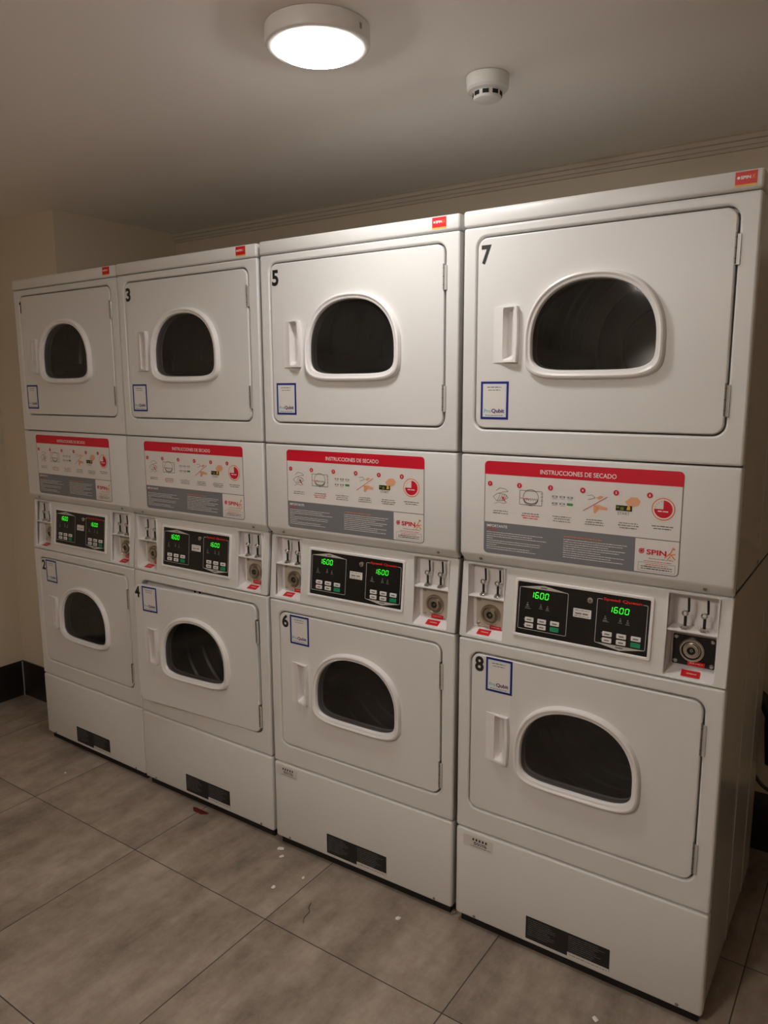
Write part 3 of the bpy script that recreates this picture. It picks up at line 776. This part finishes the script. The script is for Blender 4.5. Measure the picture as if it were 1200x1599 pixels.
def build_machine(i):
    x, y, a = ROOTS[i]
    root = empty('stacked_dryer', (x, y, 0), a, label=LABELS[i], category='dryer', group='row of stacked coin-operated dryers')
    O = (-W / 2, 0, 0)
    P = lambda key, name, fn, parent=root, flat=False, **t: part(key, name, parent, fn, loc=O if parent == root else None, flat=flat, **t)
    lid = P('lid', 'lid', m_lid)
    part('lidst', 'brand_sticker', lid, m_lidsticker, loc=(LIDTAG[i], 0, 0), flat=True, label='small red sticker with yellow lower edge')
    P('cab', 'cabinet', m_cabinet)
    P('upf', 'upper_front_panel', lambda: front_panel(1.3790, 1.9420, UD))
    P('ubulk', 'door_recess', bulkhead(UD, RC_U)); P('lbulk', 'door_recess', bulkhead(LD, RC_L))
    for key, zc in (('udrum', 1.665), ('ldrum', .600)):
        dr = P(key, 'drum', drum(zc), label='dark metal drum inside')
        for k in range(3): part(key + 'b%d' % k, 'baffle', dr, baffle(zc, math.radians(40 + 120 * k)))
    build_door(root, 'U', UD, RC_U, NUMS[i][0], 0, i)
    pan = P('instr', 'instruction_panel', m_instr)
    part('stk', 'instruction_sticker', pan, m_sticker, loc=(STK[i], 0, 0), flat=True, label='red, white and grey printed instruction sheet')
    for k, u in enumerate((.0575, .6215)): part('scr%d' % k, 'screw', pan, m_screw(u, .0100, 1.0975))
    con = P('con', 'control_console', m_console)
    part('cframe', 'panel_frame', con, m_console_frame)
    part('screen', 'control_panel', con, m_screen, flat=True, label='black panel with two outlined control groups')
    for k in range(2): part('led%d' % k, 'price_display', con, m_led(k), flat=True, label='green lit digits 1600')
    part('badge', 'brand_lettering', con, m_badge, flat=True, label='red Speed Queen lettering')
    part('keyl', 'key_lock', con, m_keylock, label='small chrome key lock'); part('ctag', 'paper_tag', con, m_tag, flat=True, label='small white paper tag')
    for k in range(2):
        for r_ in range(2):
            for c_ in range(3):
                u = (.2025 + .0345 * c_) if k == 0 else (.4062 + .0347 * c_); z = (.9540 if k == 0 else .9525) - .0153 * r_
                g = (r_ == 1 and c_ == 2)
                part('btn%d%d%d' % (k, r_, c_), 'button', con, m_button(u, z, 'gbtn' if g else 'paper', not g), label='green start button' if g else 'white button')
    for s, nb in (('l', NL), ('r', NR)):
        dark = (i == 3 and s == 'r'); deep = .062 if dark else .045
        ni = P('niche' + s + str(dark), 'coin_niche', m_niche(nb, deep))
        uc = .0770 if s == 'l' else .5975; yl = deep - .006
        if dark: part('lpd', 'lock_plate', ni, m_lockplate(.5500, .6450, .8950, .9680, yl, True), label='black lock plate with chrome screws')
        else: part('lp' + s, 'lock_plate', ni, m_lockplate(nb[0] + .012, nb[1] - .003, .900, .982, yl, False), label='beige lock plate')
        part('lk' + s + str(dark), 'coin_box_lock', ni, m_lock(uc - (.004 if dark else 0), .9370 - (.003 if dark else 0), yl, dark), label='round metal lock')
        for k, u in enumerate((.0605, .1030) if s == 'l' else (.5810, .6230)):
            r_ = part('rod%s%d' % (s, k), 'coin_lever', ni, m_rod(u, .024), label='bent black lever')
            part('nut%s%d' % (s, k), 'lever_nut', ni, m_nut(u, .024), label='silver flange nut')
        part('rt' + s, 'red_label', ni, m_redtag((.0480 if s == 'l' else .5810), (.0860 if s == 'l' else .6220), .0085, .0330, nb[2] + .0010), flat=True, label='red label on the niche floor')
        part('rl' + s + str(dark), 'red_label', ni, m_redlab((.074 if s == 'l' else .5850), (.108 if s == 'l' else .6240), .8960, .9065, yl - .0008), flat=True, label='red label below the lock')
    P('lof', 'lower_front_panel', lambda: front_panel(.3085, .8712, LD))
    build_door(root, 'L', LD, RC_L, NUMS[i][1], math.radians(3.0) if i == 1 else 0, i)
    base = P('base', 'base_panel', m_base)
    part('rating', 'rating_label', base, m_rating, loc=(RAT[i], 0, 0), flat=True, label='black rating label')
    if i >= 2: part('serial', 'serial_label', base, m_serial, loc=((-.016, .004, 0) if i == 2 else (0, 0, 0)) if False else ((-.016, 0, .004) if i == 2 else (0, 0, 0)), flat=True, label='small silver serial label')
    for k, u in enumerate((.0615, .6235)): part('bscr%d' % k, 'screw', base, m_screw(u, -.0012, .0395))
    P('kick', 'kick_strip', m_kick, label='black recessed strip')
    for u, yy in ((.06, .08), (.62, .08), (.06, .62), (.62, .62)):
        part('foot', 'foot', root, m_foot, loc=(u - W / 2, yy, 0))
    return root
for i in range(4): build_machine(i)

# ------------------------------------------------------------------ hose behind the last dryer
h = MB()
def bez(p, n=14):
    out = []
    for i in range(len(p) - 1):
        a = p[max(i - 1, 0)]; b = p[i]; c = p[i + 1]; d = p[min(i + 2, len(p) - 1)]
        for k in range(n):
            t = k / n; out.append(tuple(.5 * ((2 * b[j]) + (-a[j] + c[j]) * t + (2 * a[j] - 5 * b[j] + 4 * c[j] - d[j]) * t * t + (-a[j] + 3 * b[j] - 3 * c[j] + d[j]) * t ** 3) for j in range(3)))
    return out + [p[-1]]
h.tube(bez([(2.66, .735, .56), (2.74, .78, .58), (2.785, .80, .52), (2.79, .81, .46), (2.80, .80, .35)]), .022, 'rubber', 14)
h.build('vent_hose', label='thick black hose behind the rightmost dryer', category='hose')
h = MB(); h.tube(bez([(2.66, .735, .40), (2.73, .79, .33), (2.775, .80, .272), (2.83, .80, .235), (2.95, .80, .10), (3.0, .79, .0075), (3.2, .76, .0065), (3.5, .78, .0065)]), .006, 'rubber', 10)
h.build('power_cable', label='thin black cable hanging behind the rightmost dryer', category='cable')

# ------------------------------------------------------------------ specks on the floor
def crumb(name, x, y, r, seed, label, group=None, stretch=1.3):
    rng = random.Random(seed); bm = bmesh.new(); bmesh.ops.create_icosphere(bm, subdivisions=2, radius=1)
    for v in bm.verts:
        k = 1 + rng.uniform(-.22, .22); v.co = Vector((v.co.x * r * stretch * k, v.co.y * r * k, max(0, v.co.z * .45 + .45) * r * .7))
    b = MB(); b.frombm(bm, 'crumb'); o = b.build(name, label=label, category='crumb'); o.location = (x, y, 0.0); o.rotation_euler = (0, 0, rng.uniform(0, 3))
    if group: o['group'] = group
G = 'white crumbs on the floor'
crumb('crumb', 1.430, -.032, .0095, 1, 'largest white crumb on the floor at the foot of the dryer numbered 6', G)
crumb('crumb', 1.462, -.062, .0070, 2, 'white crumb on the floor just below the largest crumb', G)
crumb('crumb', 1.594, -.105, .0045, 3, 'tiny white crumb beside the tile joint in front of dryer 6', G)
crumb('crumb', 1.546, -.194, .0065, 4, 'white crumb on the floor nearest the crossing of two tile joints', G)
crumb('crumb', 1.948, -.091, .0068, 5, 'lone white crumb in front of the black label of dryer 6', G)
crumb('crumb', .354, -.142, .0045, 6, 'tiny white speck on the floor in front of dryer 2', G)
crumb('crumb', 2.550, -.115, .0070, 7, 'white crumb on the floor at the foot of the dryer numbered 8', G)
b = MB(); rng = random.Random(4)
pts = [(1.025 + .036 * math.cos(t) * (1 + .25 * math.sin(3 * t)), -.028 + .016 * math.sin(t) * (1 + .3 * math.cos(2 * t))) for t in [2 * math.pi * k / 22 for k in range(22)]]
b.add([(p[0], p[1], .0006) for p in pts] + [(1.025 + (p[0] - 1.025) * .7, -.028 + (p[1] + .028) * .7, .0016) for p in pts], [(i, (i + 1) % 22, 22 + (i + 1) % 22, 22 + i) for i in range(22)] + [tuple(range(22, 44))], 'stain')
b.build('stain', label='small dark red spot on the floor tile joint before dryer 4', category='stain')
b = MB(); b.tube(bez([(1.690, -.180, .001), (1.700, -.205, .003), (1.712, -.215, .002), (1.716, -.245, .001), (1.728, -.262, .001)], 6), .0007, 'rod', 6)
b.build('hair_strand', label='short dark hair lying on the floor tile', category='hair')
